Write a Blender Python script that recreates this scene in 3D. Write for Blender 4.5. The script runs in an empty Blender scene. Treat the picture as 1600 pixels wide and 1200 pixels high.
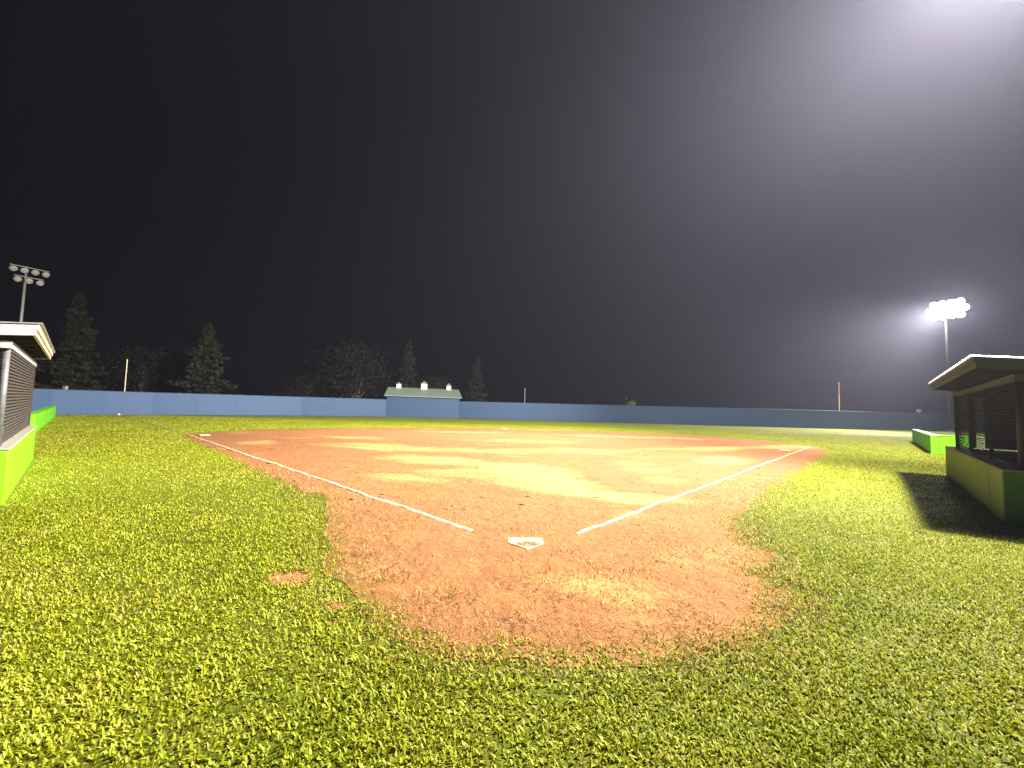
import bpy, math, random
import numpy as np
from mathutils import Matrix, Vector

random.seed(7)
rng = np.random.default_rng(11)
scene = bpy.context.scene
COL = scene.collection

# ------------------------------------------------------------------ camera
H, PITCH, ROLL, FPX = 1.62, 0.0594, 0.0289, 617.3      # focal length in pixels of a 1600 px frame
cam_d = bpy.data.cameras.new('camera')
cam_d.sensor_width = 36.0
cam_d.lens = FPX / 1600.0 * 36.0
cam_d.clip_start, cam_d.clip_end = 0.05, 2000
cam = bpy.data.objects.new('camera', cam_d)
COL.objects.link(cam)
fw = Vector((0, math.cos(PITCH), math.sin(PITCH)))
up = Vector((0, -math.sin(PITCH), math.cos(PITCH)))
rt = Vector((1, 0, 0))
c_, s_ = math.cos(ROLL), math.sin(ROLL)
rt2, up2 = c_ * rt + s_ * up, -s_ * rt + c_ * up
cam.matrix_world = Matrix(((rt2.x, up2.x, -fw.x, 0), (rt2.y, up2.y, -fw.y, 0), (rt2.z, up2.z, -fw.z, H), (0, 0, 0, 1)))
scene.camera = cam

# ------------------------------------------------------------------ night sky, exposure
world = bpy.data.worlds.new('World')
scene.world = world
world.use_nodes = True
bg = world.node_tree.nodes['Background']
bg.inputs['Color'].default_value = (0.75, 0.8, 1.0, 1)
bg.inputs['Strength'].default_value = 0.0035
scene.view_settings.view_transform = 'Standard'
scene.view_settings.look = 'None'
scene.view_settings.exposure = 0.0
scene.view_settings.gamma = 1.0
scene.view_settings.use_curve_mapping = False
scene.render.engine = 'CYCLES'
cy = scene.cycles
cy.use_denoising = True
cy.max_bounces = 8
cy.diffuse_bounces = 4
cy.glossy_bounces = 2
cy.transmission_bounces = 4
cy.volume_bounces = 0
cy.sample_clamp_indirect = 4.0
cy.volume_step_rate = 4

# ------------------------------------------------------------------ floodlights (the lamps of the two lit towers)
TOWER_NEAR = (16.3, 9.7, 17.2)      # behind the right dugout, just out of the frame
TOWER_FAR = (62.0, 56.0, 17.6)      # lit tower beyond the right end of the fence
TOWER_DARK = (-60.4, 48.0, 17.3)    # unlit tower at the left


def spot(name, loc, aim, power, size, blend, color, radius=0.5):
    d = bpy.data.lights.new(name, 'SPOT')
    d.energy = power
    d.spot_size = math.radians(size)
    d.spot_blend = blend
    d.color = color
    d.shadow_soft_size = radius
    o = bpy.data.objects.new(name, d)
    o.location = loc
    o.rotation_euler = (Vector(aim) - Vector(loc)).to_track_quat('-Z', 'Y').to_euler()
    COL.objects.link(o)
    return o


WARM = (1.0, 0.93, 0.80)
TN = Vector(TOWER_NEAR) + Vector((-0.7, 0.4, -0.6))
TF = Vector(TOWER_FAR) + Vector((-0.75, -0.5, -0.15))
spot('floodlight_beam', TN, (-13, 17, 0), 110000, 98, 1.0, WARM, 0.6)                            # infield
spot('floodlight_beam', TN + Vector((0.3, -0.3, 0)), (-8, 3, 0), 68000, 122, 1.0, WARM, 0.6)     # plate and foreground
spot('floodlight_beam', TN + Vector((-0.3, 0.3, 0)), (-15, 46, 0), 190000, 76, 1.0, WARM, 0.6)  # left and centre field
spot('floodlight_beam', TN + Vector((0.5, 0.5, 0)), (23, 30, 0), 80000, 102, 1.0, WARM, 0.6)     # right field
spot('floodlight_beam', TF, (28, 46, 0), 190000, 58, 1.0, WARM, 0.8)


# ------------------------------------------------------------------ helpers
class MB:
    """collects boxes, tubes, prisms ... and links them as one mesh object"""
    def __init__(self):
        self.v, self.f = [], []

    def add(self, vs, fs):
        n = len(self.v)
        self.v += [tuple(p) for p in vs]
        self.f += [tuple(i + n for i in f) for f in fs]
        return self

    def box(self, x0, x1, y0, y1, z0, z1):
        x0, x1 = min(x0, x1), max(x0, x1)
        y0, y1 = min(y0, y1), max(y0, y1)
        return self.add([(x0, y0, z0), (x1, y0, z0), (x1, y1, z0), (x0, y1, z0), (x0, y0, z1), (x1, y0, z1), (x1, y1, z1), (x0, y1, z1)],
                        [(0, 3, 2, 1), (4, 5, 6, 7), (0, 1, 5, 4), (1, 2, 6, 5), (2, 3, 7, 6), (3, 0, 4, 7)])

    def prism(self, poly, z0, z1):
        n = len(poly)
        vs = [(x, y, z0) for x, y in poly] + [(x, y, z1) for x, y in poly]
        fs = [tuple(range(n - 1, -1, -1)), tuple(range(n, 2 * n))]
        fs += [(i, (i + 1) % n, n + (i + 1) % n, n + i) for i in range(n)]
        return self.add(vs, fs)

    def tube(self, pts, radii, n=8, cap=True):
        pts = [Vector(p) for p in pts]
        if not hasattr(radii, '__len__'):
            radii = [radii] * len(pts)
        vs, fs = [], []
        for i, p in enumerate(pts):
            d = (pts[min(i + 1, len(pts) - 1)] - pts[max(i - 1, 0)])
            d = d.normalized() if d.length > 1e-9 else Vector((0, 0, 1))
            a = d.cross(Vector((0, 0, 1)) if abs(d.z) < 0.9 else Vector((1, 0, 0))).normalized()
            b = d.cross(a)
            for k in range(n):
                t = 2 * math.pi * k / n
                vs.append(p + radii[i] * (math.cos(t) * a + math.sin(t) * b))
        for i in range(len(pts) - 1):
            for k in range(n):
                fs.append((i * n + k, i * n + (k + 1) % n, (i + 1) * n + (k + 1) % n, (i + 1) * n + k))
        if cap:
            fs.append(tuple(range(n - 1, -1, -1)))
            fs.append(tuple(range((len(pts) - 1) * n, len(pts) * n)))
        return self.add(vs, fs)

    def lathe(self, prof, origin, axis, n=14):
        o, ax = Vector(origin), Vector(axis).normalized()
        a = ax.cross(Vector((0, 0, 1)) if abs(ax.z) < 0.9 else Vector((1, 0, 0))).normalized()
        b = ax.cross(a)
        vs, fs = [], []
        for r, h in prof:
            for k in range(n):
                t = 2 * math.pi * k / n
                vs.append(o + h * ax + r * (math.cos(t) * a + math.sin(t) * b))
        for i in range(len(prof) - 1):
            for k in range(n):
                fs.append((i * n + k, i * n + (k + 1) % n, (i + 1) * n + (k + 1) % n, (i + 1) * n + k))
        fs.append(tuple(range(n - 1, -1, -1)))
        fs.append(tuple(range((len(prof) - 1) * n, len(prof) * n)))
        return self.add(vs, fs)

    def build(self, name, m, parent=None, smooth=False, bevel=0.0):
        me = bpy.data.meshes.new(name)
        me.from_pydata(self.v, [], self.f)
        me.validate()
        me.materials.append(m)
        if smooth:
            for p in me.polygons:
                p.use_smooth = True
        o = bpy.data.objects.new(name, me)
        COL.objects.link(o)
        if parent:
            o.parent = parent
        if bevel:
            b = o.modifiers.new('bevel', 'BEVEL')
            b.width = bevel
            b.segments = 2
            b.limit_method = 'ANGLE'
        return o


def tag(o, label=None, cat=None, group=None, kind=None):
    for k, v in (('label', label), ('category', cat), ('group', group), ('kind', kind)):
        if v:
            o[k] = v
    return o


def empty(name, loc, rz=0.0):
    o = bpy.data.objects.new(name, None)
    o.location = loc
    o.rotation_euler = (0, 0, rz)
    o.empty_display_size = 0.3
    COL.objects.link(o)
    return o


def mesh_np(name, verts, faces, m, attrs=None, smooth=False, loops=None):
    """verts (n,3); faces (m,k) with constant k"""
    me = bpy.data.meshes.new(name)
    k = faces.shape[1]
    me.vertices.add(len(verts))
    me.vertices.foreach_set('co', np.ascontiguousarray(verts, dtype=np.float32).ravel())
    me.loops.add(faces.size)
    me.loops.foreach_set('vertex_index', np.ascontiguousarray(faces, dtype=np.int32).ravel())
    me.polygons.add(len(faces))
    me.polygons.foreach_set('loop_start', np.arange(0, faces.size, k, dtype=np.int32))
    me.polygons.foreach_set('loop_total', np.full(len(faces), k, dtype=np.int32))
    if smooth:
        me.polygons.foreach_set('use_smooth', np.ones(len(faces), dtype=bool))
    for an, av in (attrs or {}).items():
        a = me.attributes.new(an, 'FLOAT', 'POINT')
        a.data.foreach_set('value', np.ascontiguousarray(av, dtype=np.float32))
    me.update(calc_edges=True)
    me.materials.append(m)
    o = bpy.data.objects.new(name, me)
    COL.objects.link(o)
    return o


def hash2(ix, iy, seed):
    n = (ix * 374761393 + iy * 668265263 + seed * 974634777) & 0x7FFFFFFF
    n = ((n ^ (n >> 13)) * 1274126177) & 0x7FFFFFFF
    return ((n ^ (n >> 16)) & 0xFFFF) / 65535.0


def vnoise(x, y, seed=0):
    ix, iy = np.floor(x).astype(np.int64), np.floor(y).astype(np.int64)
    fx, fy = x - ix, y - iy
    fx, fy = fx * fx * (3 - 2 * fx), fy * fy * (3 - 2 * fy)
    a, b = hash2(ix, iy, seed), hash2(ix + 1, iy, seed)
    c, d = hash2(ix, iy + 1, seed), hash2(ix + 1, iy + 1, seed)
    return (a * (1 - fx) + b * fx) * (1 - fy) + (c * (1 - fx) + d * fx) * fy


def fbm(x, y, seed=0, octv=4):
    t, a, s = 0, 0.5, 0
    for k in range(octv):
        t = t + a * vnoise(x * 2 ** k, y * 2 ** k, seed + k)
        s += a
        a *= 0.5
    return t / s


def sstep(a, b, x):
    if a > b:
        return 1 - sstep(b, a, x)
    t = np.clip((x - a) / (b - a), 0, 1)
    return t * t * (3 - 2 * t)


# ------------------------------------------------------------------ materials
def new_mat(name):
    m = bpy.data.materials.new(name)
    m.use_nodes = True
    nt = m.node_tree
    return m, nt, nt.nodes['Principled BSDF']


def ramp(nt, fac, stops):
    r = nt.nodes.new('ShaderNodeValToRGB')
    while len(r.color_ramp.elements) < len(stops):
        r.color_ramp.elements.new(0.5)
    for e, (p, c) in zip(r.color_ramp.elements, stops):
        e.position, e.color = p, (*c, 1)
    nt.links.new(fac, r.inputs['Fac'])
    return r.outputs['Color']


def noise(nt, scale, detail=4, coord=None, rough=0.6, stretch=None):
    n = nt.nodes.new('ShaderNodeTexNoise')
    n.inputs['Scale'].default_value = scale
    n.inputs['Detail'].default_value = detail
    n.inputs['Roughness'].default_value = rough
    tc = nt.nodes.new('ShaderNodeTexCoord')
    src = tc.outputs['Object']
    if stretch:
        mp = nt.nodes.new('ShaderNodeMapping')
        mp.inputs['Scale'].default_value = stretch
        nt.links.new(src, mp.inputs['Vector'])
        src = mp.outputs['Vector']
    nt.links.new(src, n.inputs['Vector'])
    return n.outputs['Fac']


def mixc(nt, fac, a, b, mode='MIX'):
    m = nt.nodes.new('ShaderNodeMix')
    m.data_type = 'RGBA'
    m.blend_type = mode
    for sock, val in ((m.inputs[0], fac), (m.inputs[6], a), (m.inputs[7], b)):
        if hasattr(val, 'is_output'):
            nt.links.new(val, sock)
        elif isinstance(val, (int, float)):
            sock.default_value = val
        else:
            sock.default_value = (*val, 1)
    return m.outputs[2]


def bump(nt, p, height, strength, dist):
    b = nt.nodes.new('ShaderNodeBump')
    b.inputs['Strength'].default_value = strength
    b.inputs['Distance'].default_value = dist
    nt.links.new(height, b.inputs['Height'])
    nt.links.new(b.outputs['Normal'], p.inputs['Normal'])


def plain(name, c1, c2, scale=3.0, rough=0.6, metal=0.0, bump_s=0.0, stretch=None, spec=0.4):
    m, nt, p = new_mat(name)
    n = noise(nt, scale, 5, stretch=stretch)
    nt.links.new(ramp(nt, n, [(0.3, c1), (0.7, c2)]), p.inputs['Base Color'])
    p.inputs['Roughness'].default_value = rough
    p.inputs['Metallic'].default_value = metal
    p.inputs['Specular IOR Level'].default_value = spec
    if bump_s:
        bump(nt, p, noise(nt, scale * 8, 4), bump_s, 0.01)
    return m


def paint_mat(name, base, dirt, amount=0.5, rough=0.55):
    """wall paint with weather stains and scuffs"""
    m, nt, p = new_mat(name)
    a = noise(nt, 1.6, 6, stretch=(1, 1, 0.35))
    f = ramp(nt, a, [(0.52, (0, 0, 0)), (0.8, (amount, amount, amount))])
    col = mixc(nt, f, base, dirt)
    sp = noise(nt, 14, 3)
    f2 = ramp(nt, sp, [(0.66, (0, 0, 0)), (0.75, (0.6 * amount,) * 3)])
    col = mixc(nt, f2, col, dirt)
    nt.links.new(col, p.inputs['Base Color'])
    p.inputs['Roughness'].default_value = rough
    bump(nt, p, noise(nt, 40, 3), 0.15, 0.005)
    return m


M = {}
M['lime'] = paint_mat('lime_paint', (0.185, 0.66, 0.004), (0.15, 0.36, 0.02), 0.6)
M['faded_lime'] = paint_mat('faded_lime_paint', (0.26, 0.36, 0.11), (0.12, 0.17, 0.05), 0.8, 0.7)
M['shaded_lime'] = paint_mat('shaded_lime_paint', (0.07, 0.19, 0.015), (0.05, 0.11, 0.015), 0.7, 0.7)  # lime with shade painted in, for the right dugout's unlit near end wall
M['old_steel'] = plain('old_steel', (0.10, 0.10, 0.11), (0.17, 0.17, 0.185), 9, 0.6, 0.3)
M['blue'] = paint_mat('blue_fence', (0.02, 0.064, 0.165), (0.015, 0.047, 0.125), 0.5, 0.6)
M['white_trim'] = plain('white_trim', (0.62, 0.60, 0.56), (0.75, 0.73, 0.70), 4, 0.5)
M['lilac_trim'] = plain('lilac_grey_trim', (0.29, 0.275, 0.32), (0.38, 0.36, 0.41), 4, 0.5)
M['cream_trim'] = plain('cream_trim', (0.62, 0.52, 0.33), (0.74, 0.64, 0.44), 4, 0.5)
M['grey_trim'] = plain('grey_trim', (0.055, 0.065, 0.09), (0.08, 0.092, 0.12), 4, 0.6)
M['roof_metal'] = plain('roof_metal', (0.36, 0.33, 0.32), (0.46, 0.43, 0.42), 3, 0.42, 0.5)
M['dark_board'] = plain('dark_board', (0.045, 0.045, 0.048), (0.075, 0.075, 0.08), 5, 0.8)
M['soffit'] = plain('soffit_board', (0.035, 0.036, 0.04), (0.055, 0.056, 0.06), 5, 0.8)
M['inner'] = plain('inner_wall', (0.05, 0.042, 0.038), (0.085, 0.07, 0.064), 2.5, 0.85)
M['concrete'] = plain('concrete', (0.22, 0.20, 0.17), (0.34, 0.31, 0.27), 9, 0.9, bump_s=0.3)
M['galv'] = plain('galvanised_steel', (0.42, 0.42, 0.43), (0.58, 0.58, 0.58), 12, 0.45, 0.55)
M['wire'] = plain('fence_wire', (0.12, 0.10, 0.095), (0.18, 0.155, 0.145), 30, 0.5, 0.3)
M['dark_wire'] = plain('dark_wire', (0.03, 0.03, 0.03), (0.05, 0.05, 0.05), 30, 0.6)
M['dimmed_pole'] = plain('dimmed_pole', (0.045, 0.045, 0.05), (0.075, 0.075, 0.08), 3, 0.8)  # pole colour darkened to offset the beam spilling onto the lit towers' poles
M['pole'] = plain('pole_steel', (0.6, 0.6, 0.6), (0.72, 0.71, 0.69), 2, 0.5, 0.3)
M['lamp_shell'] = plain('lamp_shell', (0.62, 0.62, 0.60), (0.75, 0.75, 0.73), 5, 0.4, 0.1)
M['lens_off'] = plain('unlit_lens', (0.7, 0.7, 0.68), (0.8, 0.8, 0.78), 3, 0.25)
M['barn_roof'] = plain('barn_roof', (0.19, 0.25, 0.215), (0.24, 0.30, 0.26), 2, 0.55, stretch=(1, 1, 1))
M['cupola'] = plain('cupola_white', (0.72, 0.68, 0.55), (0.8, 0.76, 0.64), 4, 0.5)
M['cupola_roof'] = plain('cupola_roof', (0.24, 0.23, 0.20), (0.32, 0.30, 0.26), 4, 0.6)
M['bark'] = plain('bark', (0.07, 0.055, 0.04), (0.14, 0.11, 0.085), 6, 0.9, stretch=(1, 1, 0.2))
M['birch'] = plain('pale_bark', (0.22, 0.20, 0.17), (0.36, 0.33, 0.28), 5, 0.85, stretch=(1, 1, 0.3))
M['yellow_pole'] = plain('foul_pole_paint', (0.62, 0.55, 0.38), (0.74, 0.68, 0.52), 3, 0.45)
M['orange_pole'] = plain('foul_pole_orange', (0.62, 0.24, 0.10), (0.74, 0.34, 0.16), 3, 0.45)
M['plate'] = None


def emit_mat(name, color, strength):
    m = bpy.data.materials.new(name)
    m.use_nodes = True
    nt = m.node_tree
    nt.nodes.clear()
    e = nt.nodes.new('ShaderNodeEmission')
    e.inputs['Color'].default_value = (*color, 1)
    e.inputs['Strength'].default_value = strength
    o = nt.nodes.new('ShaderNodeOutputMaterial')
    nt.links.new(e.outputs[0], o.inputs['Surface'])
    return m


M['lens_lit'] = emit_mat('lit_lens', (1.0, 0.95, 0.86), 600)


def leaf_mat(name, stops, transl=0.35, rough=0.5):
    m, nt, p = new_mat(name)
    at = nt.nodes.new('ShaderNodeAttribute')
    at.attribute_name = 'tint'
    col = ramp(nt, at.outputs['Fac'], stops)
    nt.links.new(col, p.inputs['Base Color'])
    p.inputs['Roughness'].default_value = rough
    p.inputs['Specular IOR Level'].default_value = 0.22 if name != 'grass_blades' else 0.2
    t = nt.nodes.new('ShaderNodeBsdfTranslucent')
    nt.links.new(col, t.inputs['Color'])
    mx = nt.nodes.new('ShaderNodeMixShader')
    mx.inputs[0].default_value = transl
    nt.links.new(p.outputs[0], mx.inputs[1])
    nt.links.new(t.outputs[0], mx.inputs[2])
    nt.links.new(mx.outputs[0], nt.nodes['Material Output'].inputs['Surface'])
    return m


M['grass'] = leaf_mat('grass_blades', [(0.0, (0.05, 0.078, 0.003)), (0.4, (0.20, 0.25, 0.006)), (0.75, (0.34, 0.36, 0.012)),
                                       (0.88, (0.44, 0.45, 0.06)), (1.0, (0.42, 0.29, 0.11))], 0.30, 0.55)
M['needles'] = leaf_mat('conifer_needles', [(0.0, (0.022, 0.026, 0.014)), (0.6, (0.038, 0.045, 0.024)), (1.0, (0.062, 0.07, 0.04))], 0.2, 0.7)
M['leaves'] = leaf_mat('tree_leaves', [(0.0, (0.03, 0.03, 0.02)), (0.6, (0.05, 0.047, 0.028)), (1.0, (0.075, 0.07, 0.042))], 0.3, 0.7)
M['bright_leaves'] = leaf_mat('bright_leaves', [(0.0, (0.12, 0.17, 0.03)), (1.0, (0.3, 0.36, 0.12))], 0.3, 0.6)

# ------------------------------------------------------------------ ground: one grass sheet
DIRT = [(-13.86, 16.82), (-9.89, 13.19), (-5.98, 9.43), (-4.48, 8.12), (-3.15, 6.81), (-2.6, 5.97), (-1.99, 4.64), (-1.76, 4.1),
        (-1.42, 3.66), (-1.13, 3.35), (-0.87, 3.11), (-0.62, 2.95), (-0.4, 2.86), (-0.13, 2.84), (0.05, 2.88), (0.32, 2.85),
        (0.72, 2.86), (1.2, 2.94), (1.66, 3.03), (2.1, 3.3), (2.44, 3.67), (2.6, 4.3), (2.95, 4.75), (3.05, 5.39), (3.18, 5.89),
        (4.2, 7.05), (5.79, 8.95), (9.8, 13.17), (14.81, 18.42), (16.47, 21.64), (15.69, 24.21), (13.62, 27.96), (9.67, 29.69),
        (5.05, 30.69), (-0.64, 30.39), (-6.67, 27.96), (-11.75, 24.49), (-13.97, 21.81), (-14.44, 19.61), (-14.51, 17.95)]
PATCHES = [[(-2.19, 3.7), (-2.2, 3.87), (-2.05, 3.81), (-1.98, 3.9), (-1.81, 3.79), (-1.79, 3.63), (-1.86, 3.53), (-2.02, 3.56)],
           [(-1.5, 3.24), (-1.43, 3.31), (-1.24, 3.24), (-1.33, 3.15)]]


def rough_outline(poly, step, amp_near, seed):
    pts = []
    n = len(poly)
    for i in range(n):
        a, b = np.array(poly[i]), np.array(poly[(i + 1) % n])
        L = np.hypot(*(b - a))
        st = max(step, 0.012 * np.hypot(*((a + b) / 2)))
        k = max(1, int(L / st))
        for j in range(k):
            pts.append(a + (b - a) * j / k)
    p = np.array(pts)
    r = np.hypot(p[:, 0], p[:, 1])
    amp = amp_near * np.clip(r / 5, 0.6, 2.0)
    p[:, 0] += amp * (fbm(p[:, 0] * 2.2 + 31, p[:, 1] * 2.2, seed, 4) - 0.5) * 2
    p[:, 1] += amp * (fbm(p[:, 0] * 2.2, p[:, 1] * 2.2 + 57, seed + 5, 4) - 0.5) * 2
    return p


def poly_sdf(P, poly, chunk=40000):
    """signed distance to polygon, negative inside"""
    a = np.asarray(poly)
    b = np.roll(a, -1, axis=0)
    out = np.empty(len(P))
    for s in range(0, len(P), chunk):
        q = P[s:s + chunk]
        d = b - a
        w = q[:, None, :] - a[None]
        t = np.clip((w * d).sum(-1) / (d * d).sum(-1), 0, 1)
        dist = np.sqrt(((w - t[..., None] * d) ** 2).sum(-1)).min(1)
        c1 = (a[None, :, 1] > q[:, None, 1]) != (b[None, :, 1] > q[:, None, 1])
        den = np.where(np.abs(d[:, 1]) < 1e-9, 1e-9, d[:, 1])
        xi = a[None, :, 0] + (q[:, None, 1] - a[None, :, 1]) / den * d[:, 0]
        ins = ((c1 & (q[:, None, 0] < xi)).sum(1) % 2) == 1
        out[s:s + chunk] = np.where(ins, -dist, dist)
    return out


m, nt, p = new_mat('turf_ground')
big = noise(nt, 0.16, 4, stretch=(1, 1, 1))
mid = noise(nt, 1.3, 5)
fine = noise(nt, 26, 4, rough=0.75)
col = ramp(nt, big, [(0.3, (0.18, 0.215, 0.008)), (0.7, (0.26, 0.285, 0.010))])
col = mixc(nt, ramp(nt, mid, [(0.35, (0, 0, 0)), (0.75, (0.7, 0.7, 0.7))]), col, (0.27, 0.30, 0.014))
col = mixc(nt, ramp(nt, fine, [(0.3, (0.75, 0.75, 0.75)), (0.62, (0, 0, 0))]), col, (0.07, 0.09, 0.006))
# shade between the near blades painted as darker ground, fading outward from home plate
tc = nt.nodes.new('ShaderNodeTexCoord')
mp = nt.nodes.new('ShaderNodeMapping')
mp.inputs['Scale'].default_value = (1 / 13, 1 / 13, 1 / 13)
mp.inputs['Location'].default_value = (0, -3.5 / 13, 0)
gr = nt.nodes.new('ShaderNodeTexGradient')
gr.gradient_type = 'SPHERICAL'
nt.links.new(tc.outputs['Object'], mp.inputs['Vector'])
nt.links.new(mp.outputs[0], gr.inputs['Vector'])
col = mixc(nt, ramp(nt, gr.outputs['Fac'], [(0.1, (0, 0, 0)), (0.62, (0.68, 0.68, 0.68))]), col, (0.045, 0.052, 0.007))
nt.links.new(col, p.inputs['Base Color'])
p.inputs['Roughness'].default_value = 0.8
p.inputs['Specular IOR Level'].default_value = 0.2
bump(nt, p, fine, 0.7, 0.04)
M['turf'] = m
g = MB()
N = 56
ang = [2 * math.pi * k / N for k in range(N)]
g.add([(0, 40, 0)] + [(175 * math.cos(t), 40 + 175 * math.sin(t), 0) for t in ang], [(0, 1 + k, 1 + (k + 1) % N) for k in range(N)])
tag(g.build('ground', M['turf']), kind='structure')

# ------------------------------------------------------------------ infield dirt
m, nt, p = new_mat('infield_dirt')
at = nt.nodes.new('ShaderNodeAttribute')
at.attribute_name = 'dry'
n1 = noise(nt, 2.2, 6, rough=0.65)
n2 = noise(nt, 14, 6, rough=0.75)
n3 = noise(nt, 70, 3, rough=0.7)
col = ramp(nt, n1, [(0.28, (0.305, 0.124, 0.05)), (0.72, (0.395, 0.178, 0.074))])
at2 = nt.nodes.new('ShaderNodeAttribute')
at2.attribute_name = 'damp'
col = mixc(nt, ramp(nt, at2.outputs['Fac'], [(0.0, (0, 0, 0)), (1.0, (0.6, 0.6, 0.6))]), col, (0.27, 0.125, 0.06))
col = mixc(nt, ramp(nt, at.outputs['Fac'], [(0.24, (0, 0, 0)), (0.8, (1, 1, 1))]), col, (0.57, 0.37, 0.13))
n4 = noise(nt, 1.1, 6, rough=0.7, stretch=(0.4, 1.7, 1))
col = mixc(nt, ramp(nt, n4, [(0.40, (0.55, 0.55, 0.55)), (0.56, (0, 0, 0))]), col, (0.25, 0.11, 0.05))
col = mixc(nt, ramp(nt, n2, [(0.36, (0.55, 0.55, 0.55)), (0.56, (0, 0, 0))]), col, (0.22, 0.095, 0.04))
col = mixc(nt, ramp(nt, n3, [(0.60, (0, 0, 0)), (0.76, (0.5, 0.5, 0.5))]), col, (0.55, 0.33, 0.16))
at3 = nt.nodes.new('ShaderNodeAttribute')
at3.attribute_name = 'rim'
rm = nt.nodes.new('ShaderNodeMath')
rm.operation = 'MULTIPLY'
nt.links.new(at3.outputs['Fac'], rm.inputs[0])
nt.links.new(ramp(nt, noise(nt, 9, 6, rough=0.8), [(0.4, (0.1, 0.1, 0.1)), (0.6, (1, 1, 1))]), rm.inputs[1])
col = mixc(nt, rm.outputs[0], col, (0.14, 0.115, 0.022))
nt.links.new(col, p.inputs['Base Color'])
p.inputs['Roughness'].default_value = 0.95
p.inputs['Specular IOR Level'].default_value = 0.15
bh = nt.nodes.new('ShaderNodeMath')
bh.operation = 'MULTIPLY_ADD'
lump = nt.nodes.new('ShaderNodeMath')
lump.operation = 'MULTIPLY_ADD'
nt.links.new(noise(nt, 5.5, 4, rough=0.6), lump.inputs[0])
lump.inputs[1].default_value = 2.2
nt.links.new(n2, lump.inputs[2])
nt.links.new(lump.outputs[0], bh.inputs[0])
bh.inputs[1].default_value = 1.6
nt.links.new(n3, bh.inputs[2])
bump(nt, p, bh.outputs[0], 0.9, 0.018)
M['dirt'] = m

# dry sandy stains, as (x, y, rx, ry, turn, weight)
STAINS = [(-4.9, 14.9, 2.6, 1.0, -0.2, 1.0), (-2.2, 11.7, 1.8, 0.7, -0.35, 1.0), (0.3, 10.2, 1.5, 1.0, -0.7, 1.0), (0.85, 8.6, 1.0, 0.75, -0.5, 1.1),
          (1.9, 7.75, 1.5, 0.33, -0.36, 1.1), (-0.9, 9.3, 1.6, 0.5, -0.2, 0.8), (-2.3, 8.6, 1.2, 0.4, -0.3, 0.7), (-1.0, 14.6, 3.0, 0.7, -0.1, 0.7),
          (2.6, 15.6, 2.6, 0.7, 0.1, 0.8), (3.6, 11.0, 0.8, 0.4, 0.2, 0.7), (0.8, 19.2, 3.2, 0.7, 0.05, 0.7), (7.6, 13.9, 1.7, 0.6, 0.7, 0.8),
          (9.4, 18.2, 2.6, 0.7, 0.5, 0.9), (12.6, 19.6, 2.2, 0.6, 0.2, 1.0), (14.6, 20.6, 2.0, 0.8, 0.5, 1.1), (-7.5, 18.5, 2.6, 0.6, -0.3, 0.7),
          (6.0, 24.5, 3.6, 0.7, -0.1, 0.8), (-3.0, 24.5, 3.4, 0.6, 0.1, 0.7), (10.5, 24.6, 2.2, 0.6, -0.3, 0.9), (2.2, 29.6, 4.0, 0.5, 0.0, 0.8),
          (-9.5, 15.2, 1.2, 0.5, -0.7, 0.8), (0.75, 3.75, 0.8, 0.22, 0.05, 0.6), (-0.55, 4.6, 0.5, 0.25, 0.3, 0.4), (6.4, 17.2, 1.5, 0.5, 0.3, 0.6)]


def dry_value(x, y):
    v = 0.42 * sstep(0.5, 0.8, fbm(x * 0.55 + 9, y * 0.75, 3, 5))
    wx = x + 0.9 * (fbm(x * 0.9, y * 0.9, 21, 4) - 0.5)
    wy = y + 0.9 * (fbm(x * 0.9 + 40, y * 0.9, 25, 4) - 0.5)
    for sx, sy, rx, ry, tr, w in STAINS:
        c, s = math.cos(tr), math.sin(tr)
        dx, dy = wx - sx, wy - sy
        u, q = (c * dx + s * dy) / rx, (-s * dx + c * dy) / (ry * 1.25)
        d2 = u * u + q * q
        v = np.maximum(v, w * np.exp(-d2 ** 1.5 * 0.9))
    return v * (0.35 + 0.62 * fbm(x * 1.6, y * 2.2, 44, 4) + 0.62 * fbm(x * 6, y * 7, 47, 4))


def dirt_relief(x, y, amp=0.012):
    near = np.clip(6.5 / np.maximum(np.hypot(x, y), 1), 0, 1)
    rough = (fbm(x * 3, y * 3, 61, 3) - 0.5) * 2 * amp + (fbm(x * 11, y * 11, 66, 3) - 0.5) * 2 * amp * near
    h = np.maximum(rough + amp, 0)
    return h + (0.010 - h) * np.exp(-(((x - 0.23) / 0.36) ** 2 + ((y - 4.8) / 0.32) ** 2) ** 2)


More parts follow.
